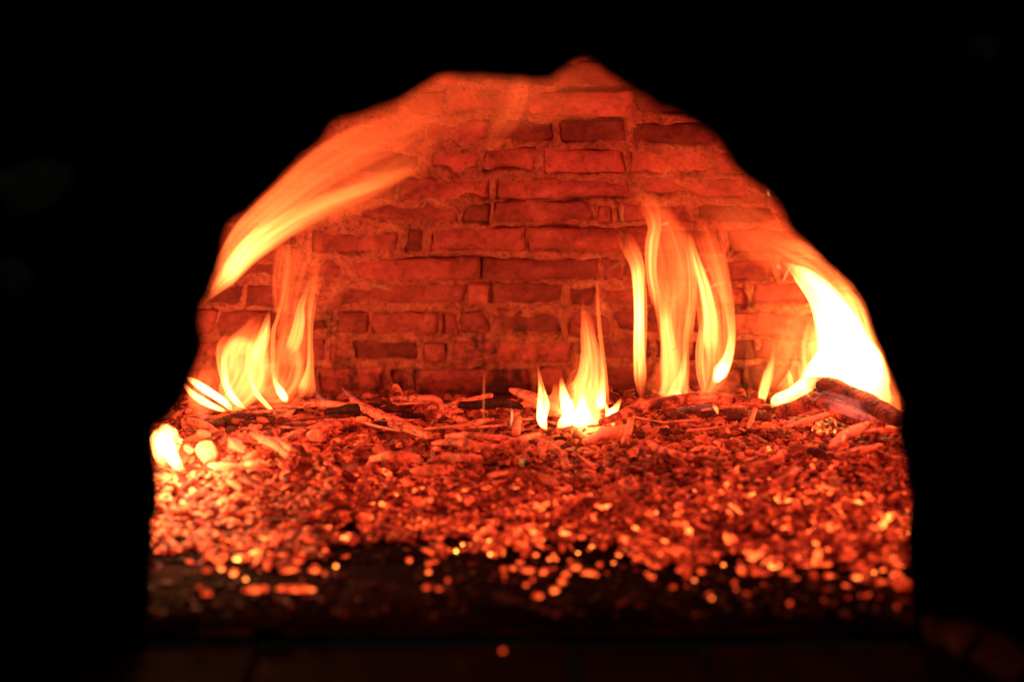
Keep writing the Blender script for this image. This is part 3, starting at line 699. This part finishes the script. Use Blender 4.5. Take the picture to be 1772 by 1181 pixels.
# ------------------------------------------------------------------ flames
def tongue(parent, pts, Y, soft=1.6, bias=0.0, streak=.35, depth=.55, mat=None, seed=None, n=64, m=56, rim=.12):
    """pts: (px, py, halfwidth px, heat)"""
    seed = seed if seed is not None else random.randint(1, 9999)
    Ys = np.interp(np.linspace(0, 1, len(pts)), np.linspace(0, 1, len(Y)), Y) if isinstance(Y, (list, tuple)) else [Y]*len(pts)
    P = []
    for (px, py, hw, h), yy in zip(pts, Ys):
        q = at(px, py, yy); P.append([*q, hw*mpp(q), h])
    P = np.array(P); V = []; Hq = []
    an = 2*math.pi*np.arange(m)/m; c, sn = np.cos(an), np.sin(an); T = np.linspace(0, 1, n+1)[:, None]
    wob = 1+.10*vnoise(T[:, 0]*6, seed, 0, 3)
    for i in range(n+1):
        t = i/n; q = cr(P, t); a = cr(P, min(t+.01, 1))[:3]-cr(P, max(t-.01, 0))[:3]; a /= np.linalg.norm(a)+1e-9
        sd = np.cross(a, np.array([0, 1, 0])); sd /= np.linalg.norm(sd)+1e-9; u2 = np.cross(sd, a)
        ends = min(1, t*n/9, (1-t)*n/7); r = max(q[3], .0004)*wob[i]*(.05+.95*ends**.6)
        V.append(q[:3]+np.outer(c, sd)*r+np.outer(sn, u2)*r*depth); Hq.append(max(0, q[4])*min(1, t*n/11)**1.3*min(1, (1-t)*n/22))
    V = np.concatenate(V)
    cw = c[None, :]+.35*vnoise(T*2.2, seed*1.7, 0, 9)
    st = 1+streak*(1.5*vnoise(cw*2.6+seed, sn[None, :]*.9, T*1.5, seed)+1.0*vnoise(cw*8+seed, sn[None, :]*2, T*2.0, seed+1)+.4*vnoise(cw*20+seed, sn[None, :]*4, T*2.5, seed+2))
    rimf = 1+rim*np.exp(-((np.abs(c)-.72)/.12)**2)[None, :]
    Hh = (np.array(Hq)[:, None]*np.maximum(st, .04)*(1+bias*c)[None, :]*rimf).ravel()
    V = np.array(V); base = V.mean(0)*0+np.array(parent.location)
    I = np.arange((n+1)*m).reshape(n+1, m); J = np.roll(I, -1, 1)
    Q = np.stack([I[:-1].ravel(), J[:-1].ravel(), J[1:].ravel(), I[1:].ravel()], 1)
    link('tongue', mesh_np('tongue', V-base, Q, mat or M_FLAME, {'glow': Hh, 'soft': np.full(len(V), soft)}), parent)
def flame(px, py, Y, label):
    return empty('flame', at(px, py, Y), label, 'flame')
f = flame(450, 705, .80, 'flame cluster with pointed peaks on the charred log at left')
YL = .80
tongue(f, [(404,713,2,7.49),(385,694,7,14.98),(352,672,8,16.85),(322,652,3,11.23)], YL, 1.6, seed=1)
tongue(f, [(396,714,2,5.62),(365,702,6,13.1),(335,684,6,11.23),(316,662,2,4.68)], YL, 1.6, seed=2)
tongue(f, [(430,711,2,7.49),(408,694,6,14.04),(392,668,7,9.36),(384,630,10,4.68),(388,598,13,3.28),(405,575,8,1.4)], YL, 2.4, seed=3)
tongue(f, [(455,712,40,1.04),(440,668,58,2.19),(432,622,50,2.77),(445,585,26,1.84),(458,560,8,0.58)], YL+.03, 2.4, seed=4, streak=.6)
tongue(f, [(445,640,6,1.44),(446,615,13,4.32),(456,585,12,5.04),(462,558,7,2.88),(466,536,2,1.08)], YL, 2.5, seed=5)
tongue(f, [(395,625,10,1.08),(412,600,16,2.52),(435,600,14,2.52),(450,590,9,2.16)], YL, 2.2, seed=6)
tongue(f, [(482,722,2,1.87),(460,700,4,7.49),(442,678,5,7.49),(432,648,4,4.68),(428,615,3,1.87)], YL-.02, 1.6, seed=7)
tongue(f, [(498,698,3,8.42),(489,684,8,14.04),(478,664,5,6.55),(472,640,3,1.87)], YL-.02, 1.7, seed=8)
tongue(f, [(526,692,22,1.8),(532,668,15,3.96),(537,630,7,3.24),(537,580,5,2.16),(540,530,7,1.44),(550,480,11,0.86),(562,425,14,0.36)], YL, 2.6, seed=9, bias=.35)
tongue(f, [(492,618,8,1.08),(508,596,14,3.6),(517,562,11,4.32),(521,530,7,2.52),(532,500,4,1.15),(545,470,2,0.43)], YL, 2.5, seed=10)
tongue(f, [(474,668,3,1.08),(472,620,4,2.52),(473,575,4,2.16),(482,545,3,1.44),(492,500,3,1.08),(500,450,2,0.58)], YL, 1.6, seed=11)
tongue(f, [(505,660,22,0.29),(503,610,32,0.94),(508,560,32,1.01),(518,490,32,0.72),(530,420,30,0.5),(530,370,20,0.22)], YL+.03, 2.6, seed=12, streak=.8)
tongue(f, [(490,560,14,0.29),(485,500,16,0.65),(490,440,14,0.58),(495,395,8,0.36)], YL+.04, 2.0, seed=13, streak=.8)
tongue(f, [(345,735,18,0.22),(345,705,22,1.01),(335,672,14,1.01),(330,640,8,0.36)], YL+.02, 2.4, seed=14)
tongue(f, [(372,712,10,1.8),(400,690,30,3.9),(425,650,42,4.2),(430,610,40,3.3),(440,575,26,1.8),(452,545,10,0.6)], YL+.02, 1.4, seed=15, streak=.5)
tongue(f, [(455,715,30,1.3),(485,690,34,2.34),(505,650,36,2.34),(510,600,32,1.95),(520,550,24,1.3)], YL+.03, 1.5, seed=16, streak=.6)
tongue(f, [(325,700,14,1.0),(345,690,20,2.0),(365,660,24,1.6),(375,620,16,.8)], YL+.03, 1.6, seed=17, streak=.5)
f = flame(370, 505, .62, 'broad orange plume of flame sweeping up the left side of the dome')
YP = [.62, .62, .6, .55, .5, .42]
tongue(f, [(350,530,5,1.3),(385,480,22,3),(425,425,32,3.6),(480,375,42,2.6),(560,318,58,1.6),(640,275,63,1.25),(715,238,52,0.95),(775,210,34,0.55)], YP, 1.1, seed=21, bias=-0.3, streak=0.6)
tongue(f, [(362,510,7.7,3.72),(395,468,15.4,6.2),(430,424,15.4,6.2),(480,388,14.3,3.41),(560,348,14.3,1.74),(650,318,12.1,1.24),(725,290,8.8,1.05),(768,272,3.3,0.5)], YP, 1.8, seed=22, bias=-.2, streak=0.5)
tongue(f, [(400,440,10.4,0.6),(450,375,20.8,1.2),(520,310,31.2,0.78),(600,262,36.4,0.6),(690,225,33.8,0.4),(770,170,28.6,0.28),(810,120,23.4,0.16)], YP, 2.3, seed=23, streak=0.5)
tongue(f, [(375,430,25,0.39),(440,350,42.5,0.5),(530,270,55,0.43),(640,205,60,0.39),(760,150,50,0.32),(860,125,32.5,0.19)], YP, 2.6, seed=24, streak=0.2)
tongue(f, [(430,425,16,0.49),(510,375,32,0.77),(600,345,35.2,0.73),(690,315,25.6,0.58),(745,290,9.6,0.29)], [.66, .66, .6, .56], 2.5, seed=25, streak=0.3)
tongue(f, [(840,275,8,0.07),(868,225,18,0.3),(892,180,20,0.37),(905,130,16,0.26),(910,100,8,0.11)], .45, 2.3, seed=26, streak=0.3)
tongue(f, [(640,260,40,0.08),(720,205,60,0.28),(800,165,70,0.41),(920,160,70,0.39),(1040,165,60,0.28),(1140,230,50,0.17)], .45, 2.7, seed=27, streak=0.2)  # broad faint veil added as red haze over the top of the wall
f = flame(1000, 745, .72, 'low white-hot crown of flame in the middle, at the near end of the branch')
YM = .70
tongue(f, [(948,747,2,10.4),(938,728,9,20.8),(940,700,11,14.3),(936,668,5,6.5),(930,628,1,1.95)], YM, 1.9, seed=31)
tongue(f, [(962,742,3,13),(985,726,14,23.4),(1008,724,16,23.4),(1030,712,10,15.6)], YM, 1.3, seed=32, depth=.8)
tongue(f, [(988,728,15,18.2),(980,700,11,15.6),(974,675,6,7.8),(971,652,2,2.6)], YM, 1.4, seed=33)
tongue(f, [(1010,728,15,18.2),(1008,703,9,15.6),(1006,684,4,7.8),(1004,668,1,2.6)], YM, 1.4, seed=34)
tongue(f, [(975,680,13.8,1.21),(995,672,11.5,3.22),(1008,650,9.2,3.62),(1014,615,9.2,2.82),(1012,575,6.9,1.93),(1009,535,3.4,0.97),(1008,505,1.1,0.4)], YM, 1.9, seed=35)
tongue(f, [(1020,715,25.3,2.82),(1024,670,20.7,3.06),(1024,620,17.2,2.42),(1018,570,11.5,1.45),(1012,525,5.8,0.72)], YM+.02, 2.8, seed=36, streak=.6)
tongue(f, [(1053,712,2,2.1),(1050,670,3,2.8),(1043,615,4,2.38),(1037,560,4,1.68),(1034,500,3,0.91),(1036,460,1,0.28)], YM, 1.5, seed=37)
tongue(f, [(1036,712,5,10),(1039,698,9,15),(1043,665,5,6),(1041,625,3,3),(1036,585,2,1)], YM, 1.3, seed=38)
tongue(f, [(1062,738,4,10),(1057,720,9,15),(1066,706,6,9),(1076,688,1,3)], YM, 1.3, seed=39)
tongue(f, [(1058,722,5,8),(1050,708,4,7),(1046,690,1,3)], YM, 1.3, seed=40)
tongue(f, [(955,720,14,1.5),(965,690,16,2),(968,660,8,1)], YM+.02, 2, seed=41)
tongue(f, [(1000,735,44,1.12),(1005,700,48,2.24),(1010,660,30,1.4),(1012,610,14,0.42)], YM+.04, 2.2, seed=42)
tongue(f, [(985,748,31.2,4.8),(1000,732,40.8,9.6),(1008,712,36,8),(1015,685,28.8,4.8),(1018,640,19.2,3.2),(1014,590,10.8,1.6)], YM+.01, 1.6, seed=43, streak=.5)
f = flame(1110, 690, .85, 'tall slender single flame standing apart right of the middle')
tongue(f, [(1110,698,5.8,0.69),(1108,655,11.5,3.45),(1106,600,11.5,7.76),(1106,545,10.3,11.21),(1105,495,11.5,7.76),(1102,458,13.8,4.31),(1088,425,16.1,1.72),(1068,398,11.5,0.52)], .82, 2.5, seed=51)
tongue(f, [(1112,650,5,0.75),(1112,580,8,2.25),(1112,510,7,2.25),(1105,450,8,1.5),(1085,415,5,0.45)], .83, 1.7, seed=52)
f = flame(1165, 695, .82, 'tall forked flame rising from the curved branch')
YT = .80
tongue(f, [(1139,556,2.3,1.07),(1134,515,9.2,2.85),(1127,470,11.5,3.92),(1128,425,11.5,3.56),(1133,392,13.8,2.14),(1125,362,18.4,1.07),(1100,330,16.1,0.36)], YT, 2.6, seed=61, bias=.1)
tongue(f, [(1150,560,10,0.93),(1162,515,30,1.24),(1165,465,38,1.24),(1155,415,34,1.12),(1140,370,24,0.62),(1112,335,16,0.25),(1080,300,10,0.12)], YT+.03, 2.5, seed=62, streak=.7)
tongue(f, [(1155,704,9.2,2.14),(1158,660,16.1,3.21),(1158,610,14.9,4.28),(1153,565,12.6,4.28),(1152,525,13.8,2.14),(1158,480,13.8,1.07)], YT, 2.7, seed=63)
tongue(f, [(1185,605,3.4,1.07),(1194,560,8,2.14),(1199,510,9.2,2.56),(1197,460,9.2,2.56),(1190,420,9.2,1.71),(1172,380,6.9,0.71)], YT, 2.5, seed=64)
tongue(f, [(1150,706,9.2,2.14),(1168,680,12.6,3.56),(1180,650,8,4.28),(1186,612,3.4,2.14),(1189,590,1.1,0.71)], YT-.01, 2.5, seed=65)
tongue(f, [(1184,694,2,8),(1176,686,5,12),(1168,674,3,6)], YT-.02, 1.7, seed=66)
tongue(f, [(1180,640,14,0.5),(1182,580,20,0.87),(1182,510,20,0.87),(1178,440,18,0.62),(1170,390,10,0.25)], YT+.03, 2.5, seed=67, streak=.7)
tongue(f, [(1120,690,20,0.19),(1150,660,28,0.74),(1165,620,24,0.74),(1168,580,14,0.37)], YT+.03, 2.7, seed=68)
tongue(f, [(1145,712,14,0.88),(1163,690,24,2.86),(1170,650,24,3.08),(1168,600,24,2.64),(1166,545,30,2.09),(1160,480,34,1.54),(1150,420,28,0.99)], YT+.02, 1.4, seed=69, streak=.6)
f = flame(1235, 690, .82, 'tall swaying flame with a white-hot drop at its right foot')
tongue(f, [(1222,690,3.4,1.43),(1213,650,8,3.21),(1211,605,8,3.21),(1217,565,6.9,2.14),(1222,540,3.4,0.71)], YT, 2.5, seed=71)
tongue(f, [(1232,640,6.9,1.43),(1230,595,14.9,4.28),(1229,550,14.9,5.7),(1221,505,12.6,5.7),(1208,462,9.2,4.28),(1197,425,6.9,2.5),(1192,392,2.3,0.71)], YT, 2.7, seed=72)
tongue(f, [(1228,668,4.6,5.7),(1244,648,14.9,11.41),(1260,618,10.3,7.84),(1266,580,8,3.92),(1262,535,10.3,2.14),(1250,490,17.2,1.71),(1236,445,21.8,1.43),(1218,405,19.5,0.93),(1206,370,8,0.36)], YT, 2.6, seed=73)
tongue(f, [(1236,663,5,10),(1248,645,10,18),(1258,625,7,12)], YT-.01, 1.7, seed=74)
tongue(f, [(1238,660,14,0.5),(1244,600,24,1.36),(1240,540,24,1.36),(1228,470,24,1.12),(1212,410,18,0.62),(1200,370,8,0.19)], YT+.03, 2.5, seed=75, streak=.8)
tongue(f, [(1200,690,14,0.37),(1230,682,22,0.87),(1260,676,18,0.62),(1280,680,8,0.25)], YT, 2.5, seed=76)
tongue(f, [(1212,700,4,0.4),(1222,680,10,1.2),(1236,650,22,2.2),(1238,600,28,2.2),(1232,540,26,1.9),(1222,480,24,1.4),(1210,420,18,0.8)], YT+.02, 1.4, seed=77, streak=0.6)
f = flame(1470, 690, .86, 'huge white-hot blaze leaning against the right side of the oven')
YB = .90
tongue(f, [(1352,452,4,5),(1385,474,14,10),(1422,512,25,14),(1448,560,38,18),(1466,612,50,20),(1488,655,50,20),(1528,698,20,16),(1552,716,5,7)], YB, 1.2, seed=81, depth=.7, streak=0.4)
tongue(f, [(1385,676,8,8),(1415,645,26,14),(1455,625,46,18),(1500,645,42,18),(1532,690,18,14)], YB, 1.2, seed=82, streak=0.4)
tongue(f, [(1330,420,14,1.05),(1380,435,24,2.24),(1430,466,28,2.66),(1472,512,27,2.8),(1500,560,25,3.5),(1518,615,25,4.2),(1540,668,22,3.5),(1560,712,10,1.4)], YB-.05, 2.2, seed=83, streak=.6)
tongue(f, [(1225,345,19.2,0.17),(1275,385,40.8,0.5),(1335,422,48,0.78),(1385,455,36,1.12),(1420,490,16.8,0.84)], YB, 2.6, seed=84, streak=0.3)
tongue(f, [(1440,480,10,2.1),(1480,530,14,4.2),(1500,590,14,5.6),(1520,650,12,5.6),(1540,695,6,2.8)], YB-.05, 1.9, seed=85, streak=.6)
tongue(f, [(1410,700,10,1.82),(1415,650,26,4.55),(1410,600,24,3.09),(1412,560,18,1.82),(1400,520,10,0.82)], YB+.02, 2.3, seed=86, streak=.7)
tongue(f, [(1548,740,4,0.7),(1550,715,12,1.75),(1545,685,14,2.1),(1535,650,10,1.4)], YB-.03, 2.3, seed=87)
tongue(f, [(1270,470,10,0.08),(1320,430,40,0.29),(1390,430,50,0.42),(1460,480,50,0.42),(1530,560,40,0.34)], YB+.02, 2.9, seed=88, streak=0.2)
tongue(f, [(1080,330,30,0.05),(1150,300,60,0.16),(1230,330,66,0.2),(1310,390,66,0.24),(1390,450,50,0.28)], YB-.25, 2.2, seed=89, streak=.25)  # glowing veil put in for the haze along the right upper arch
tongue(f, [(1290,700,20,0.17),(1330,640,50,0.5),(1350,570,60,0.5),(1350,500,60,0.44),(1330,430,40,0.22)], YB+.02, 2.2, seed=90, streak=.4)
f = flame(1350, 700, .80, 'shorter two-limbed flame just left of the white blaze')
tongue(f, [(1334,708,3,6),(1346,692,11,12),(1372,682,14,12),(1400,662,16,12),(1425,640,14,7.5)], .80, 1.6, seed=91)
tongue(f, [(1316,706,3,4.5),(1321,680,9,6),(1329,650,9,4.5),(1337,620,5,2.25),(1340,590,2,0.75)], .80, 1.7, seed=92)
tongue(f, [(1350,700,30,0.9),(1362,655,38,1.65),(1372,610,40,1.12),(1392,565,36,0.75),(1405,520,22,0.38)], .83, 2.3, seed=93, streak=.7)
tongue(f, [(1372,675,6,3),(1367,655,5,3.75),(1363,635,2,1.5)], .79, 1.6, seed=94)
tongue(f, [(1345,680,8,1.5),(1365,655,7,2.25),(1376,625,4,1.5),(1378,598,2,0.75)], .79, 1.7, seed=95)
tongue(f, [(1400,680,10,2.25),(1392,650,12,3),(1385,620,8,1.5)], .80, 1.9, seed=96)
f = flame(290, 780, .50, 'small dazzling white flame in the left front corner on the coals')
YK = .47
tongue(f, [(318,820,4,8),(302,798,10,18),(290,775,14,20),(282,752,11,18),(280,736,4,8)], YK, 1.1, seed=101, depth=.8, streak=0.5)
tongue(f, [(312,768,4,4),(300,752,7,8),(288,742,6,10),(276,738,3,6)], YK, 1.3, seed=102, streak=0.5)
tongue(f, [(274,742,2,6),(270,760,8,14),(276,790,9,12),(290,812,5,8)], YK, 1.3, seed=103, streak=0.5)
tongue(f, [(300,815,22,0.8),(295,785,28,2.2),(290,755,22,2),(285,735,10,0.8)], YK+.02, 2.2, seed=104)
f = flame(1470, 715, .75, 'pale fringe of gas flame curling along the underside of the right log')
tongue(f, [(1396,668,1.5,0.22),(1396,684,2.4,0.55),(1410,692,2.4,0.55),(1425,680,3.1,0.55),(1450,686,3.9,0.44),(1485,700,3.9,0.44),(1520,722,3.9,0.55),(1548,738,1.5,0.66)], .70, 1.4, mat=M_FRINGE, seed=111, streak=0.8)
tongue(f, [(1335,712,0.6,0.13),(1345,726,1.7,0.38),(1366,730,2.2,0.57),(1386,720,1.7,0.32),(1420,710,2.2,0.19),(1460,710,2.2,0.16),(1500,722,1.7,0.16)], .68, 2, mat=M_FRINGE, seed=112, streak=0.8)
tongue(f, [(1420,690,12.5,0.3),(1450,698,16.6,0.7),(1490,712,16.6,0.7),(1530,728,8.3,0.51)], .69, 2.4, mat=M_FRINGE, seed=113, streak=0.8)
tongue(f, [(1410,662,1.6,0.1),(1412,676,1.6,0.38),(1422,684,1.6,0.28)], .70, 1.6, mat=M_FRINGE, seed=114, streak=0.6)
tongue(f, [(1502,668,0.8,0.19),(1508,690,2.4,0.28),(1500,706,1.6,0.19)], .70, 1.6, mat=M_FRINGE, seed=115, streak=0.6)
f = flame(1220, 705, .72, 'thin pale flamelet licking out from under the curved branch')
tongue(f, [(1243,718,1.6,2.52),(1239,708,3.2,3.78),(1232,700,1.6,1.26)], .72, 1.6, seed=121, streak=0.6)
tongue(f, [(1160,712,4.8,0.13),(1190,704,6.4,0.38),(1225,706,6.4,0.44),(1245,714,3.2,0.48)], .72, 2.2, mat=M_FRINGE, seed=122, streak=0.6)
tongue(f, [(1115,703,1.6,0.19),(1140,694,2.4,0.5),(1170,690,2.4,0.38),(1200,688,1.6,0.13)], .76, 1.8, mat=M_FRINGE, seed=123, streak=0.6)
f = flame(560, 690, .84, 'faint bluish wisps at the foot of the wall right of the left flames')
tongue(f, [(545,672,2,0.27),(552,688,3,0.54),(566,693,3,0.36),(580,688,1,0.14)], .80, 1.8, mat=M_FRINGE, seed=131)
tongue(f, [(590,668,2,0.27),(600,682,3,0.45),(614,688,3,0.27),(625,684,1,0.14)], .84, 1.8, mat=M_FRINGE, seed=132)
tongue(f, [(355,745,6,0.14),(352,725,8,0.45),(350,700,10,0.32),(352,680,5,0.14)], .72, 2.2, mat=M_FRINGE, seed=133)

# ------------------------------------------------------------------ sparks: thin glowing slivers in the air
m, nt, out = newmat('glowing_spark'); e = nd(nt, 'ShaderNodeEmission'); e.inputs[0].default_value = (1, .42, .12, 1); e.inputs[1].default_value = 1.6
nt.links.new(e.outputs[0], out.inputs[0]); m.cycles.emission_sampling = 'NONE'; M_SPARK = m
m, nt, out = newmat('dim_spark'); e = nd(nt, 'ShaderNodeEmission'); e.inputs[0].default_value = (1, .17, .03, 1); e.inputs[1].default_value = 1.0
nt.links.new(e.outputs[0], out.inputs[0]); m.cycles.emission_sampling = 'NONE'; M_SPARK2 = m
SP = [([(1143,390),(1150,387),(1158,386)], 1), ([(1355,490),(1363,470),(1375,454)], 1), ([(1345,458),(1347,462),(1351,465)], 1), ([(1200,481),(1212,470),(1228,467)], 1), ([(1223,506),(1235,494),(1256,490)], 1),
 ([(1172,530),(1174,518),(1182,512)], 0), ([(1298,525),(1299,508),(1304,493)], 0), ([(1253,462),(1262,443),(1272,427)], 0), ([(1050,468),(1065,460),(1078,452)], 0), ([(1043,538),(1044,528),(1051,524)], 0),
 ([(1110,358),(1125,354),(1142,353)], 0), ([(1078,355),(1076,372),(1079,386)], 0), ([(885,708),(886,722),(884,738)], 1), ([(903,806),(903,798),(908,794)], 1), ([(838,645),(837,690),(836,748)], 0), ([(1160,610),(1172,600),(1176,590)], 0),
 ([(1329,330),(1328,335),(1331,340)], 1), ([(1145,310),(1155,296),(1168,284)], 0), ([(640,492),(660,497),(680,503)], 0), ([(1120,500),(1135,512),(1150,508)], 0), ([(1462,752),(1460,758),(1458,764)], 1)]
for i, (pp, hot) in enumerate(SP):
    y_ = .55 if pp[0][1] < 790 else .3; P = np.array([[*at(a, b, y_), 0] for a, b in pp]); V = []; n_, m_ = 8, 6
    for k in range(n_+1):
        q = cr(P, k/n_)[:3]; r = .0009*(math.sin(math.pi*(k+.4)/(n_+.8)))*(1.2 if hot else .9)
        for j in range(m_):
            an = 2*math.pi*j/m_
            V.append(q+np.array([math.cos(an)*r, math.sin(an)*r, .4*math.sin(an)*r+.4*math.cos(an)*r]))
    I = np.arange((n_+1)*m_).reshape(n_+1, m_); J = np.roll(I, -1, 1)
    Q = np.stack([I[:-1].ravel(), J[:-1].ravel(), J[1:].ravel(), I[1:].ravel()], 1); V = np.array(V); c = V.mean(0)
    o = link('spark', mesh_np('spark', V-c, Q, M_SPARK if hot else M_SPARK2), None, c)
    tag(o, ('bright' if hot else 'dim orange')+' thin spark hovering in the air inside the oven', 'spark', 'bright sparks in the air' if hot else 'dim sparks in the air')
print('tris', sum(len(o.data.polygons) for o in bpy.data.objects if o.type == 'MESH'))
